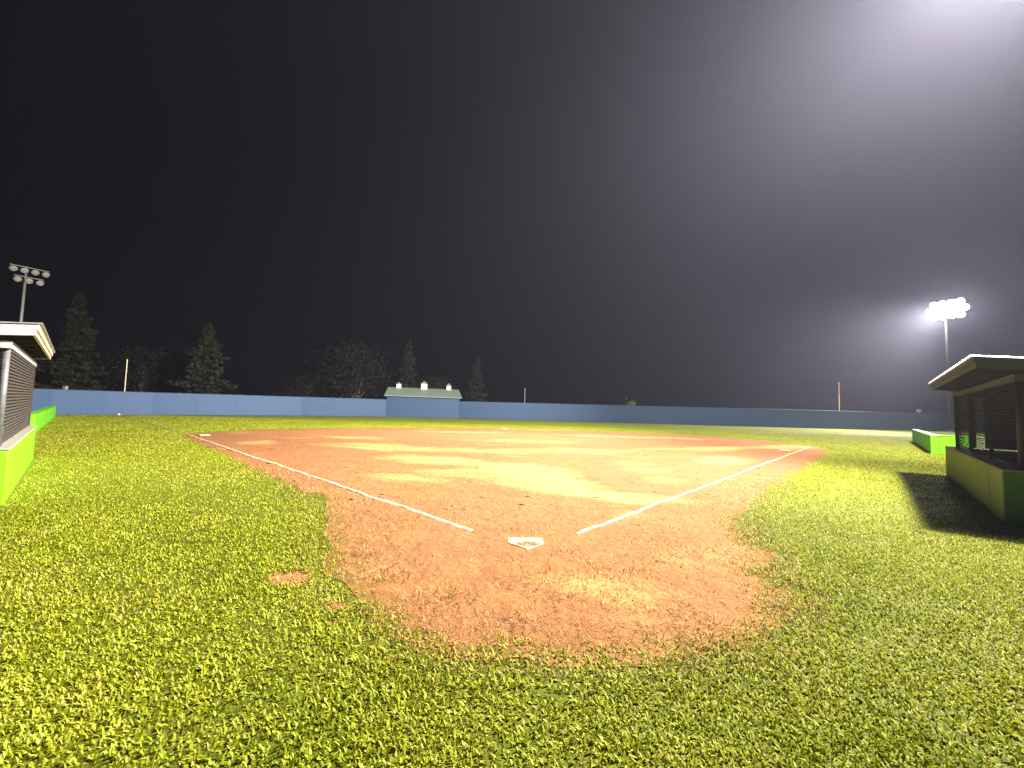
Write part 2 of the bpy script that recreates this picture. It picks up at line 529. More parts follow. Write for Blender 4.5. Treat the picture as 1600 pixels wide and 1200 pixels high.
def dirt_sheet(name, outline, step, z, keep_amp=0.012):
    """an uneven sheet of dirt: fine grid clipped to the outline, rim sunk to the ground"""
    o = np.asarray(outline)
    import mathutils.geometry as mg
    x0, y0 = o.min(0)
    x1, y1 = o.max(0)
    ys, y = [], y0 + step
    while y < y1:
        ys.append(y)
        y += max(step, step * (y / 5.0) ** 1.2)
    pts = []
    for y in ys:
        st = max(step, step * (y / 5.0) ** 1.0)
        xs = np.arange(x0 + st * rng.random(), x1, st)
        pts.append(np.c_[xs, y + (rng.random(len(xs)) - 0.5) * st * 0.5])
    P = np.concatenate(pts)
    sd = poly_sdf(P, o)
    P = P[sd < -0.6 * step]
    allp = np.concatenate([o, P])
    n = len(o)
    res = mg.delaunay_2d_cdt([Vector(q) for q in allp], [], [list(range(n))], 1, 1e-5)
    V = np.array([(v.x, v.y) for v in res[0]])
    F = np.array([f for f in res[2] if len(f) == 3])
    sd = -poly_sdf(V, o)
    zz = z + 0.004 + dirt_relief(V[:, 0], V[:, 1], keep_amp) * np.clip((sd - 0.25) / 0.5, 0.04, 1)
    return mesh_np(name, np.c_[V, zz], F, M['dirt'], {'dry': dry_value(V[:, 0], V[:, 1]), 'damp': sstep(0.48, 0.7, fbm(V[:, 0] * 0.33 + 3, V[:, 1] * 0.33 + 8, 131, 4)),
                    'rim': np.where(V[:, 1] < 7, sstep(0.42, 0.02, sd + 0.25 * (fbm(V[:, 0] * 5, V[:, 1] * 5, 133, 4) - 0.5)), 0) if step > 0.05 else 0 * sd}, smooth=True)


def dirt_z(x, y):
    return 0.02


def widen(poly):
    out = []
    for x, y in poly:
        if y < 7:
            k = (0.08 if x < -0.9 else 0.18) + (0.06 if y < 3.2 and -0.5 < x < 2.0 else 0)
            d = np.array((x - 0.6, y - 5.2))
            d = d / np.hypot(*d)
            out.append((x + d[0] * k, y + d[1] * k))
        else:
            out.append((x, y))
    return out


outline = rough_outline(widen(DIRT), 0.07, 0.13, 5)
tag(dirt_sheet('infield_dirt', outline, 0.075, 0.0), kind='structure')
patch_outlines = [rough_outline(q, 0.03, 0.05, 9 + k) for k, q in enumerate(PATCHES)]
for q in patch_outlines:
    tag(dirt_sheet('bare_dirt_patch', q, 0.04, 0.0, 0.006), kind='structure')

# ------------------------------------------------------------------ chalk lines
m, nt, p = new_mat('chalk')
n1 = noise(nt, 7, 5, rough=0.7)
col = ramp(nt, n1, [(0.36, (0.56, 0.34, 0.18)), (0.56, (0.66, 0.56, 0.40))])
nt.links.new(col, p.inputs['Base Color'])
p.inputs['Roughness'].default_value = 0.9
bump(nt, p, noise(nt, 60, 4), 0.6, 0.01)
M['chalk'] = m
m, nt, p = new_mat('worn_chalk')
col = ramp(nt, noise(nt, 5, 5, rough=0.7), [(0.4, (0.25, 0.32, 0.08)), (0.62, (0.6, 0.62, 0.42))])
nt.links.new(col, p.inputs['Base Color'])
M['worn_chalk'] = m


def chalk_line(name, a, b, width, z, mat, wob=0.02):
    a, b = np.array(a), np.array(b)
    L = np.hypot(*(b - a))
    d = (b - a) / L
    nrm = np.array((-d[1], d[0]))
    k = int(L / 0.045)
    t = np.linspace(0, L, k)
    off = wob * (fbm(t * 0.8, t * 0, 71, 3) - 0.5) * 2
    rows = []
    prof = [(-1.0, -0.006), (-0.75, 0.002), (0, 0.004), (0.75, 0.002), (1.0, -0.006)]
    for q, h in prof:
        e = 0.30 * (fbm(t * 9 + q * 13, t * 0 + q, 73, 3) - 0.5) * 2 if abs(q) == 1 else 0
        w = width / 2 * (q * (1 + (e if abs(q) == 1 else 0)))
        xy = a + d * t[:, None] + nrm * (off + w)[:, None]
        rows.append(np.c_[xy, z + h + (dirt_relief(xy[:, 0], xy[:, 1]) if z < 0.02 else 0 * t)])
    V = np.concatenate(rows)
    F = np.concatenate([np.c_[np.arange(k - 1) + i * k, np.arange(1, k) + i * k, np.arange(1, k) + (i + 1) * k, np.arange(k - 1) + (i + 1) * k]
                        for i in range(4)])
    return mesh_np(name, V, F, mat, smooth=True)


tag(chalk_line('foul_line', (-0.46, 5.2), (-14.13, 17.48), 0.072, 0.008, M['chalk'], 0.05), kind='structure')
tag(chalk_line('foul_line', (0.88, 5.22), (15.58, 20.7), 0.060, 0.008, M['chalk'], 0.04), kind='structure')
tag(chalk_line('foul_line', (-16.2, 19.3), (-33.2, 33.7), 0.10, 0.034, M['worn_chalk'], 0.05), kind='structure')

# ------------------------------------------------------------------ home plate and bases
m, nt, p = new_mat('plate_rubber')
nn = nt.nodes.new('ShaderNodeTexGradient')
nn.gradient_type = 'SPHERICAL'
tc = nt.nodes.new('ShaderNodeTexCoord')
mp = nt.nodes.new('ShaderNodeMapping')
mp.inputs['Location'].default_value = (-0.02 * 5, -0.17 * 8, 0)
mp.inputs['Scale'].default_value = (5.0, 8.0, 0)
nt.links.new(tc.outputs['Object'], mp.inputs['Vector'])
nt.links.new(mp.outputs[0], nn.inputs['Vector'])
smudge = ramp(nt, nn.outputs['Fac'], [(0.1, (0, 0, 0)), (0.45, (1, 1, 1))])
sm2 = nt.nodes.new('ShaderNodeMix')
sm2.data_type = 'RGBA'
sm2.blend_type = 'MULTIPLY'
sm2.inputs[0].default_value = 1
nt.links.new(smudge, sm2.inputs[6])
nt.links.new(ramp(nt, noise(nt, 22, 4), [(0.3, (0.45, 0.45, 0.45)), (0.55, (1, 1, 1))]), sm2.inputs[7])
col = mixc(nt, sm2.outputs[2], (0.46, 0.395, 0.215), (0.12, 0.05, 0.024))
col = mixc(nt, ramp(nt, noise(nt, 9, 5), [(0.5, (0, 0, 0)), (0.8, (0.6, 0.6, 0.6))]), col, (0.66, 0.46, 0.26))
nt.links.new(col, p.inputs['Base Color'])
p.inputs['Roughness'].default_value = 0.6
M['plate'] = m
pl = MB()
w = 0.216
poly = [(0, 0), (w, 0.205), (w, 0.40), (-w, 0.40), (-w, 0.205)]
inner = [(x * 0.95, 0.2 + (y - 0.2) * 0.95) for x, y in poly]
n = 5
pl.add([(x, y, -0.02) for x, y in poly] + [(x, y, 0.012) for x, y in poly] + [(x, y, 0.022) for x, y in inner],
       [(i, (i + 1) % n, n + (i + 1) % n, n + i) for i in range(n)] + [(n + i, n + (i + 1) % n, 2 * n + (i + 1) % n, 2 * n + i) for i in range(n)] + [tuple(range(2 * n, 3 * n))])
po = pl.build('home_plate', M['plate'])
po.location = (0.228, 4.585, 0.0005)
po.rotation_euler = (0, 0, math.radians(2.3))
tag(po, 'white five-sided home plate with a brown dirt smudge set in the dirt', 'home plate')

LDIR = Vector((-0.735, 0.678, 0))
QDIR = Vector((0.678, 0.735, 0))
RZ_Q = math.atan2(QDIR.y, QDIR.x)
M['base'] = plain('base_canvas', (0.46, 0.34, 0.22), (0.62, 0.52, 0.40), 8, 0.7)
for (x, y), lab in (((-13.35, 17.35), 'white base bag by the chalk line at the left corner of the dirt'),
                    ((-0.5, 29.4), 'small white base bag at the far edge of the dirt near the middle'),
                    ((12.35, 17.9), 'white base bag by the chalk line at the right corner of the dirt')):
    b = MB().box(-0.19, 0.19, -0.19, 0.19, 0.0, 0.045).build('base_bag', M['base'], bevel=0.018)
    b.location = (x, y, 0.012)
    b.rotation_euler = (0, 0, RZ_Q)
    tag(b, lab, 'base')

# ------------------------------------------------------------------ outfield fence
FENCE = [(-37.6, 21.5), (-37.0, 26.0), (-35.2, 31.5), (-33.6, 34.6), (-29.4, 38.9), (-24.0, 44.2), (-15.55, 49.25)]
FENCE2 = [(-6.75, 51.3), (1.8, 52.0), (16.9, 52.3), (30.8, 51.5), (43.4, 52.5), (59.8, 55.5), (72, 58.5), (84, 61)]
FH = {0: 2.0, 1: 2.3}


def fence(pts, heights, name, label, step=3.05):
    root = empty(name, (pts[0][0], pts[0][1], 0))
    tag(root, label, 'fence')
    P = np.array(pts, float)
    seg = np.r_[0, np.cumsum(np.hypot(*np.diff(P, axis=0).T))]
    n = max(1, round(seg[-1] / step))
    t = np.linspace(0, seg[-1], n + 1)
    X, Y = np.interp(t, seg, P[:, 0]), np.interp(t, seg, P[:, 1])
    Hh = np.interp(t, seg, heights)
    o = np.array(pts[0])
    for i in range(n):
        a, b = np.array((X[i], Y[i])) - o, np.array((X[i + 1], Y[i + 1])) - o
        d = (b - a) / np.hypot(*(b - a))
        nr = np.array((d[1], -d[0])) * 0.025
        a, b = a + d * 0.004, b - d * 0.004
        h0, h1 = Hh[i], Hh[i + 1]
        mb = MB()
        q = [a - nr, b - nr, b + nr, a + nr]
        mb.add([(x, y, 0.03) for x, y in q] + [(q[0][0], q[0][1], h0), (q[1][0], q[1][1], h1), (q[2][0], q[2][1], h1), (q[3][0], q[3][1], h0)],
               [(0, 3, 2, 1), (4, 5, 6, 7), (0, 1, 5, 4), (1, 2, 6, 5), (2, 3, 7, 6), (3, 0, 4, 7)])
        mb.build('fence_panel', M['blue'], root)
        nb = np.array((-d[1], d[0])) * 0.075
        pp = a + nb
        MB().tube([(pp[0], pp[1], 0), (pp[0], pp[1], h0 - 0.05)], 0.035, 6).build('fence_post', M['galv'], root)
        MB().tube([(a[0], a[1], h0 + 0.027), (b[0], b[1], h1 + 0.027)], 0.024, 6).build('top_rail', M['blue'], root)
    return root


fence(FENCE, [1.95, 1.95, 1.98, 2.0, 2.05, 2.1, 2.15], 'outfield_fence', 'long blue outfield fence from the left dugout to the barn')
fence(FENCE2, [2.2, 2.25, 2.3, 2.35, 2.4, 2.42, 2.45, 2.45], 'outfield_fence', 'long blue outfield fence running right from the barn behind the right dugout')

# ------------------------------------------------------------------ barn built into the fence line
A, B = Vector((-15.54, 49.25, 0)), Vector((-6.76, 51.29, 0))
bl = (B - A).length
barn = empty('barn', A, math.atan2(B.y - A.y, B.x - A.x))
tag(barn, 'low blue barn with green roof and three white cupolas in the outfield fence line', 'barn')
EA, RI, DEP = 2.72, 3.75, 5.0
MB().box(0, bl, 0, 0.15, 0, EA - 0.02).build('front_wall', M['blue'], barn)
MB().box(0, bl, DEP - 0.15, DEP, 0, EA - 0.02).build('back_wall', M['blue'], barn)
for x in (0, bl - 0.15):
    MB().add([(x, 0.15, 0), (x + 0.15, 0.15, 0), (x, DEP - 0.15, 0), (x + 0.15, DEP - 0.15, 0), (x, 0.15, EA - 0.02), (x + 0.15, 0.15, EA - 0.02),
              (x, DEP - 0.15, EA - 0.02), (x + 0.15, DEP - 0.15, EA - 0.02), (x, DEP / 2, RI - 0.05), (x + 0.15, DEP / 2, RI - 0.05)],
             [(0, 2, 6, 8, 4), (1, 5, 9, 7, 3), (0, 4, 5, 1), (2, 3, 7, 6), (4, 8, 9, 5), (8, 6, 7, 9)]).build('end_wall', M['blue'], barn)
for s in (0, 1):
    mb = MB()
    y0, y1 = (-0.3, DEP / 2) if s == 0 else (DEP + 0.3, DEP / 2)
    ze = EA - 0.3 * (RI - EA) / (DEP / 2)
    mb.add([(-0.3, y0, ze), (bl + 0.3, y0, ze), (bl + 0.1, y1, RI), (-0.1, y1, RI), (-0.3, y0, ze + 0.09), (bl + 0.3, y0, ze + 0.09), (bl + 0.1, y1, RI + 0.09), (-0.1, y1, RI + 0.09)],
           [(0, 3, 2, 1), (4, 5, 6, 7), (0, 1, 5, 4), (1, 2, 6, 5), (2, 3, 7, 6), (3, 0, 4, 7)])
    mb.build('roof_slope', M['barn_roof'], barn)
rb = MB()
x = 0.0
while x < bl:
    rb.add([(x, -0.3, ze + 0.094), (x + 0.03, -0.3, ze + 0.094), (x + 0.03, DEP / 2, RI + 0.094), (x, DEP / 2, RI + 0.094), (x + 0.015, -0.3, ze + 0.125), (x + 0.015, DEP / 2, RI + 0.125)],
           [(0, 4, 5, 3), (4, 1, 2, 5), (0, 1, 4)])
    x += 0.42
tag(rb.build('roof_seam', M['barn_roof'], barn), kind='stuff')
for fx, w, h, rh in ((0.14, 0.3, 0.5, 0.3), (0.50, 0.40, 0.66, 0.42), (0.86, 0.3, 0.5, 0.42)):
    x = fx * bl
    c = MB().box(x - w, x + w, DEP / 2 - w, DEP / 2 + w, RI - 0.12, RI + h).build('cupola', M['cupola'], barn)
    e = w + 0.05
    MB().add([(x - e, DEP / 2 - e, RI + h + 0.003), (x + e, DEP / 2 - e, RI + h + 0.003), (x + e, DEP / 2 + e, RI + h + 0.003), (x - e, DEP / 2 + e, RI + h + 0.003), (x, DEP / 2, RI + h + rh)],
             [(3, 2, 1, 0), (0, 1, 4), (1, 2, 4), (2, 3, 4), (3, 0, 4)]).build('cupola_roof', M['cupola_roof'], c)
    MB().box(x - w * 0.55, x + w * 0.55, DEP / 2 - w - 0.02, DEP / 2 - w - 0.001, RI + 0.12, RI + h * 0.85).build('louvre', M['cupola'], c)
# dark drain opening at the foot of the barn wall
MB().box(bl * 0.5, bl * 0.5 + 1.3, -0.04, -0.003, 0.02, 0.12).build('drain_gap', M['dark_board'], barn)

# ------------------------------------------------------------------ dugouts
def chain_link(mb, p0, p1, z0, z1, cell=0.052, r=0.0026):
    """woven wires between p0 and p1 (xy) as zigzag strips with a little thickness"""
    p0, p1 = np.array(p0), np.array(p1)
    L = np.hypot(*(p1 - p0))
    d = (p1 - p0) / L
    nr = np.array((-d[1], d[0]))
    k = int(L / cell)
    nz = int((z1 - z0) / (cell * 0.5))
    for i in range(k):
        sgn = 1 if i % 2 == 0 else -1
        base = (i + 0.5) * L / k
        prev = None
        for j in range(nz + 1):
            u = base + (cell * 0.52 if j % 2 == 0 else -cell * 0.52)
            z = z0 + (z1 - z0) * j / nz
            v = 0.004 * (1 if j % 2 == 0 else -1)
            c = p0 + d * u + nr * v
            if prev is not None:
                a, b = Vector((prev[0][0], prev[0][1], prev[1])), Vector((c[0], c[1], z))
                e = Vector((d[0], d[1], 0)) * r
                f = Vector((nr[0], nr[1], 0)) * r
                mb.add([a - e, a + e, a + f * 1.6, b - e, b + e, b + f * 1.6], [(0, 1, 4, 3), (1, 2, 5, 4), (2, 0, 3, 5)])
            prev = (c, z)


def dugout(origin, rz, s, L, label, wall_h, post_u0, inside, fascia, end_trim, paint, wire, steel, end_paint):
    """X runs along the foul line away from home, outward is s*Y"""
    D = 2.7
    root = empty('dugout', (origin[0], origin[1], 0), rz)
    tag(root, label, 'dugout', 'dugouts')
    B_ = lambda x0, x1, v0, v1, z0, z1: MB().box(x0, x1, s * v0, s * v1, z0, z1)
    B_(0, L, 0, 0.30, 0, wall_h).build('front_wall', paint, root, bevel=0.012)
    B_(-0.09, -0.003, 0, D, 0, wall_h).build('end_wall', end_paint, root, bevel=0.012)
    B_(L - 0.2, L, 0.304, D, 0, wall_h).build('end_wall', M['lime'], root, bevel=0.012)
    B_(-0.10, L + 0.01, -0.012, 0.32, wall_h + 0.002, wall_h + 0.035).build('wall_ledge', M['concrete'], root, bevel=0.008)
    B_(-0.10, 0.21, 0.325, D, wall_h + 0.002, wall_h + 0.035).build('wall_ledge', M['concrete'], root, bevel=0.008)
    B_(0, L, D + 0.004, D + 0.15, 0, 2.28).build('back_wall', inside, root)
    B_(0.204, L - 0.204, 0.31, D - 0.004, 0.006, 0.03).build('floor_slab', M['concrete'], root)
    zt = wall_h + 0.035
    mv = 0.24 if s < 0 else 0.14
    HT = 2.40
    us = [post_u0 + (L - 0.08 - post_u0) * k / 3 for k in range(4)]
    for k, u in enumerate(us):
        MB().tube([(u, s * mv, zt), (u, s * mv, HT - 0.11)], 0.04 if k in (0, 3) else 0.03, 10).build('post', steel, root, True)
    for v in (1.35, D - 0.1):
        MB().tube([(post_u0, s * v, zt), (post_u0, s * v, 2.2)], 0.04, 10).build('post', steel, root, True)
    B_(post_u0 - 0.09, L + 0.02, mv - 0.05, mv + 0.06, HT - 0.11, HT).build('header_beam', end_trim, root)
    B_(post_u0 - 0.09, post_u0 + 0.02, mv + 0.064, D, HT - 0.11, HT - 0.02).build('header_beam', M['white_trim'], root)
    B_(L - 0.09, L + 0.02, mv + 0.064, D, HT - 0.11, HT - 0.02).build('header_beam', end_trim, root)
    MB().tube([(post_u0, s * (mv - 0.0), zt + 0.06), (L - 0.08, s * (mv - 0.0), zt + 0.06)], 0.016, 8).build('bottom_rail', steel, root, True)
    mb = MB()
    chain_link(mb, (post_u0, s * (mv - 0.045)), (L - 0.08, s * (mv - 0.045)), zt + 0.03, HT - 0.05)
    tag(mb.build('chain_link_mesh', wire, root), kind='stuff')
    mb = MB()
    chain_link(mb, (post_u0 - 0.045, s * mv), (post_u0 - 0.045, s * (D - 0.1)), zt + 0.03, HT - 0.12)
    tag(mb.build('chain_link_mesh', wire, root), kind='stuff')
    gaps = [(0.31, 0.45), (0.58, 0.75)] if s < 0 else []
    a_ = 0.30
    for g0, g1 in gaps + [(D - 0.004, None)]:
        if g0 - a_ > 0.01:
            B_(L - 0.16, L - 0.06, a_, g0, zt, HT - 0.13).build('end_board', inside, root)
        a_ = g1
    if s < 0:
        mb = MB()
        chain_link(mb, (L - 0.03, s * mv), (L - 0.03, s * 1.0), zt + 0.03, HT - 0.12)
        tag(mb.build('chain_link_mesh', wire, root), kind='stuff')
    # bench along the back wall
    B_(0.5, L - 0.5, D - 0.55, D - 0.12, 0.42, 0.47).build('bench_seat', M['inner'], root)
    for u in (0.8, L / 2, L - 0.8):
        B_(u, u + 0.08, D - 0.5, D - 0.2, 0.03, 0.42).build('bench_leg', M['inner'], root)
    # shed roof, falling to the back
    u0, u1, v0, v1 = -0.05 if s < 0 else 0.1, L + 0.05, -0.23 if s < 0 else -0.13, D + 0.45
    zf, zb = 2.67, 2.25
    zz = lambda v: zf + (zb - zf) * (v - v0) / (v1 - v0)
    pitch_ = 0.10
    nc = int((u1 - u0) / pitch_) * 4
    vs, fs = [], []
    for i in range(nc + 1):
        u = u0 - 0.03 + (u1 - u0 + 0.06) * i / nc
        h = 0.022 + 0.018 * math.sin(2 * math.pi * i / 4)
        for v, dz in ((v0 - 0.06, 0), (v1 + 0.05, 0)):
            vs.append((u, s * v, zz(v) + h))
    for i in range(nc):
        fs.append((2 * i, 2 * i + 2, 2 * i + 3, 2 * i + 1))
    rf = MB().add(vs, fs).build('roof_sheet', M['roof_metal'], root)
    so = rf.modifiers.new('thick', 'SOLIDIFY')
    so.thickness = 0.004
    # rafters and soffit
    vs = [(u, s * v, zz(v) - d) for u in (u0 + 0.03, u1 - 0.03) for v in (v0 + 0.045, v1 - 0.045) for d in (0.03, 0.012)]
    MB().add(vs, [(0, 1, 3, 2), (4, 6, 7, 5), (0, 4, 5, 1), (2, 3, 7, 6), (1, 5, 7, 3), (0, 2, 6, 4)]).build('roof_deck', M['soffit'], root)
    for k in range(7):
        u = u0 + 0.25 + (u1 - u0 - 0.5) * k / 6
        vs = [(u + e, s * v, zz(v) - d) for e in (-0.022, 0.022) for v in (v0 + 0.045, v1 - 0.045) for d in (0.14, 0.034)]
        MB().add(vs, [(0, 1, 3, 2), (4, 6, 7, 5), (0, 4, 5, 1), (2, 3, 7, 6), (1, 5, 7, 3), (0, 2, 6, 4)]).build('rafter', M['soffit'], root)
    # front fascia: two stepped boards; end fascias follow the slope
    B_(u0, u1, v0, v0 + 0.04, zf - 0.15, zf).build('front_fascia', fascia, root, bevel=0.006)
    B_(u0 - 0.012, u1 + 0.012, v0 - 0.025, v0 - 0.003, zf - 0.075, zf + 0.004).build('drip_edge', fascia, root)
    for ua, ub in ((u0 - 0.03, u0 - 0.002), (u1 + 0.002, u1 + 0.03)):
        vs = [(u, s * v, zz(v) - d) for u in (ua, ub) for v in (v0, v1) for d in (0.16, 0.0)]
        MB().add(vs, [(0, 1, 3, 2), (4, 6, 7, 5), (0, 4, 5, 1), (2, 3, 7, 6), (1, 5, 7, 3), (0, 2, 6, 4)]).build('end_fascia', end_trim, root)
    return root


RZ_L = math.atan2(LDIR.y, LDIR.x)
RO, LO = (7.92, 6.42), (-7.33, 5.85)
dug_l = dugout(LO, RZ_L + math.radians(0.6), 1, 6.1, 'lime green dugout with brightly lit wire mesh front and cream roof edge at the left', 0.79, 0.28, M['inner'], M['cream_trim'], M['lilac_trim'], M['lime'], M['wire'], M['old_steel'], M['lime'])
dug_r = dugout(RO, RZ_Q, -1, 7.07, 'dark dugout in shade with lit roof edge at the right, casting a black shadow', 0.83, 0.2, M['dark_board'], M['grey_trim'], M['grey_trim'], M['faded_lime'], M['dark_wire'], M['dark_wire'], M['shaded_lime'])


def local(origin, ax, out, u, v, z=0):
    return Vector((origin[0], origin[1], z)) + ax * u + out * v


OUT_R = Vector((0.735, -0.678, 0))
OUT_L = Vector((-0.678, -0.735, 0))


def low_wall(origin, rz, s, u0, u1, v0, ret, h, label):
    root = empty('low_wall', local(origin, QDIR if s < 0 else LDIR, OUT_R if s < 0 else OUT_L, u0, v0), rz)
    tag(root, label, 'wall', 'low walls beyond the dugouts')
    L = u1 - u0
    MB().box(0, L, 0, s * 0.26, 0, h).build('long_wall', M['lime'], root, bevel=0.012)
    MB().box(0, 0.22, s * 0.264, s * 1.45, 0, h).build('return_wall', M['lime'], root, bevel=0.012)
    MB().box(0.004, 0.216, s * 1.454, s * ret, 0, h).build('return_wall', M['concrete'], root, bevel=0.012)
    MB().box(-0.02, L + 0.02, -s * 0.02, s * 0.275, h + 0.002, h + 0.045).build('wall_cap', M['cream_trim'] if s < 0 else M['lime'], root, bevel=0.008)
    MB().box(-0.02, 0.24, s * 0.28, s * (ret + 0.02), h + 0.002, h + 0.045).build('wall_cap', M['lime'], root, bevel=0.008)
    return root


low_wall(LO, RZ_L, 1, 15.5, 33.8, 0.55, 2.6, 0.76, 'long low lime green wall beyond the left dugout, reaching to the blue fence')
low_wall(RO, RZ_Q, -1, 17.45, 30.6, 0.42, 3.4, 0.85, 'low wall beyond the right dugout with bright lime end and shaded side')

# ------------------------------------------------------------------ floodlight towers
def floodlight(parent, at, aim, lit, R=1.0):
    """bell-shaped lamp: housing, lens and bracket"""
    a = Vector(aim).normalized()
    at = Vector(at)
    prof = [(0.07, -0.42), (0.10, -0.40), (0.11, -0.22), (0.16, -0.17), (0.26, -0.06), (0.33, 0.06), (0.345, 0.10), (0.335, 0.10), (0.31, 0.055)]
    prof = [(a_ * R, b_ * R) for a_, b_ in prof]
    h = MB().lathe(prof, at, a, 16).build('lamp_head', M['lamp_shell'], parent, True)
    MB().lathe([(0.305 * R, 0.058 * R), (0.2 * R, 0.075 * R), (0.06 * R, 0.085 * R)], at, a, 16).build('lens', M['lens_lit'] if lit else M['lens_off'], h, not lit)
    MB().tube([at - a * 0.3, at - a * 0.25 + Vector((0, 0, 0.34))], 0.03, 6).build('bracket', M['galv'], h)


def tower(xy, top, aim_xy, lit, label, rows=(4, 3), R=1.0):
    pole_mat = M['dimmed_pole'] if lit else M['pole']
    root = empty('floodlight_tower', (xy[0], xy[1], 0))
    tag(root, label, 'floodlight', 'floodlight towers')
    MB().tube([(0, 0, 0), (0, 0, top * 0.5), (0, 0, top)], [0.19, 0.15, 0.10], 12).build('pole', pole_mat, root, True)
    MB().tube([(0, 0, 0), (0, 0, 0.25)], 0.34, 14).build('footing', M['concrete'], root)
    d = (Vector((aim_xy[0], aim_xy[1], 0)) - Vector((xy[0], xy[1], 0))).normalized()
    ar = Vector((-d.y, d.x, 0))
    for row, n_ in enumerate(rows):
        z, span = top - 0.15 - row * (1.2 if len(rows) == 2 else 0.92), 0.79 * n_
        c = d * 0.16 + ar * 0.25
        MB().tube([c - ar * span / 2 + Vector((0, 0, z)), c + ar * span / 2 + Vector((0, 0, z))], 0.055, 8).build('crossarm', M['lamp_shell'], root)
        for k in range(n_):
            t = -span / 2 + 0.3 + (span - 0.6) * k / (n_ - 1)
            pos = c + ar * t + d * 0.12 + Vector((0, 0, z - 0.42))
            ad = (d + ar * 0.12 * (k - (n_ - 1) / 2) + Vector((0, 0, -0.62))).normalized()
            floodlight(root, pos, ad, lit, R)
    return root


tower(TOWER_DARK[:2], TOWER_DARK[2], (0, 15), False, 'unlit floodlight tower with two rows of lamps above the left dugout')
tower(TOWER_FAR[:2], TOWER_FAR[2] + 1.3, (5, 20), True, 'tall floodlight tower with blazing white lamps above the right dugout', (4, 5, 4), 1.25)  # extra, enlarged heads packed together to imitate the bloom of the lamps
tower((TOWER_NEAR[0] + 0.35, TOWER_NEAR[1] - 0.35), TOWER_NEAR[2] + 0.6, (-6, 16), True, 'lit floodlight tower standing behind the right dugout', (6, 5))

# ------------------------------------------------------------------ foul poles and other posts
r_ = empty('foul_pole', (-34.6, 35.35, 0))
tag(r_, 'thin pale foul pole rising behind the blue fence at the left', 'foul pole', 'foul poles')
MB().tube([(0, 0, 0), (0, 0, 4.95)], 0.038, 8).build('pole', M['yellow_pole'], r_)
MB().lathe([(0.13, 0.0), (0.13, 0.12), (0.06, 0.16)], (0, 0, 0), (0, 0, 1), 10).build('base_sleeve', M['white_trim'], r_)
r_ = empty('foul_pole', (44.2, 53.3, 0))
tag(r_, 'thin orange and white foul pole behind the fence near the lit tower', 'foul pole', 'foul poles')
MB().tube([(0, 0, 0), (0, 0, 4.6)], 0.06, 8).build('pole', M['yellow_pole'], r_)
MB().tube([(0, 0, 4.603), (0, 0, 6.3)], 0.06, 8).build('upper_pole', M['orange_pole'], r_)
mk = MB().lathe([(0.10, 0.0), (0.11, 0.09), (0.06, 0.13)], (0, 0, 0), (0, 0, 1), 10).build('line_marker', M['white_trim'])
mk.location = (-33.55, 33.95, 0)
tag(mk, 'small white marker where the chalk line meets the left fence', 'marker')
tag(MB().tube([(2.2, 66, 0), (2.2, 66, 4.9)], 0.06, 8).build('utility_pole', M['pole']), 'thin grey pole standing beyond the middle of the blue fence', 'pole')
r_ = empty('fence_box', (57.6, 55.9, 0))
tag(r_, 'small white box on a post just above the fence beside the right dugout', 'utility box')
MB().tube([(0, 0, 0), (0, 0, 2.62)], 0.05, 8).build('post', M['galv'], r_)
MB().box(-0.2, 0.2, -0.15, 0.15, 2.62, 3.0).build('box', M['white_trim'], r_, bevel=0.02)
r_ = empty('fence_box', (-42.0, 37.2, 0))
tag(r_, 'small grey box on a post above the fence by the left dugout roof', 'utility box')
MB().tube([(0, 0, 0), (0, 0, 2.1)], 0.05, 8).build('post', M['galv'], r_)
MB().box(-0.16, 0.16, -0.12, 0.12, 2.1, 2.42).build('box', M['galv'], r_, bevel=0.02)

# ------------------------------------------------------------------ trees
def leaf_cloud(name, C, size, mat, parent, tint, up_bias=0.0):
    """C (n,3) centres -> bent leaf clumps of two triangles each"""
    n = len(C)
    d = rng.normal(size=(n, 3))
    d[:, 2] += up_bias
    d /= np.linalg.norm(d, axis=1)[:, None]
    e = np.cross(d, rng.normal(size=(n, 3)))
    e /= np.linalg.norm(e, axis=1)[:, None]
    sz = size * (0.55 + 0.9 * rng.random(n))[:, None]
    V = np.stack([C - d * sz * 0.5, C + e * sz * 0.32, C + d * sz * 0.55, C - e * sz * 0.32], 1).reshape(-1, 3)
    i = np.arange(n)[:, None] * 4
    F = np.concatenate([i + np.array([[0, 1, 2]]), i + np.array([[0, 2, 3]])])
    o = mesh_np(name, V, F, mat, {'tint': np.repeat(np.clip(tint, 0, 1), 4)})
    o.parent = parent
    return o


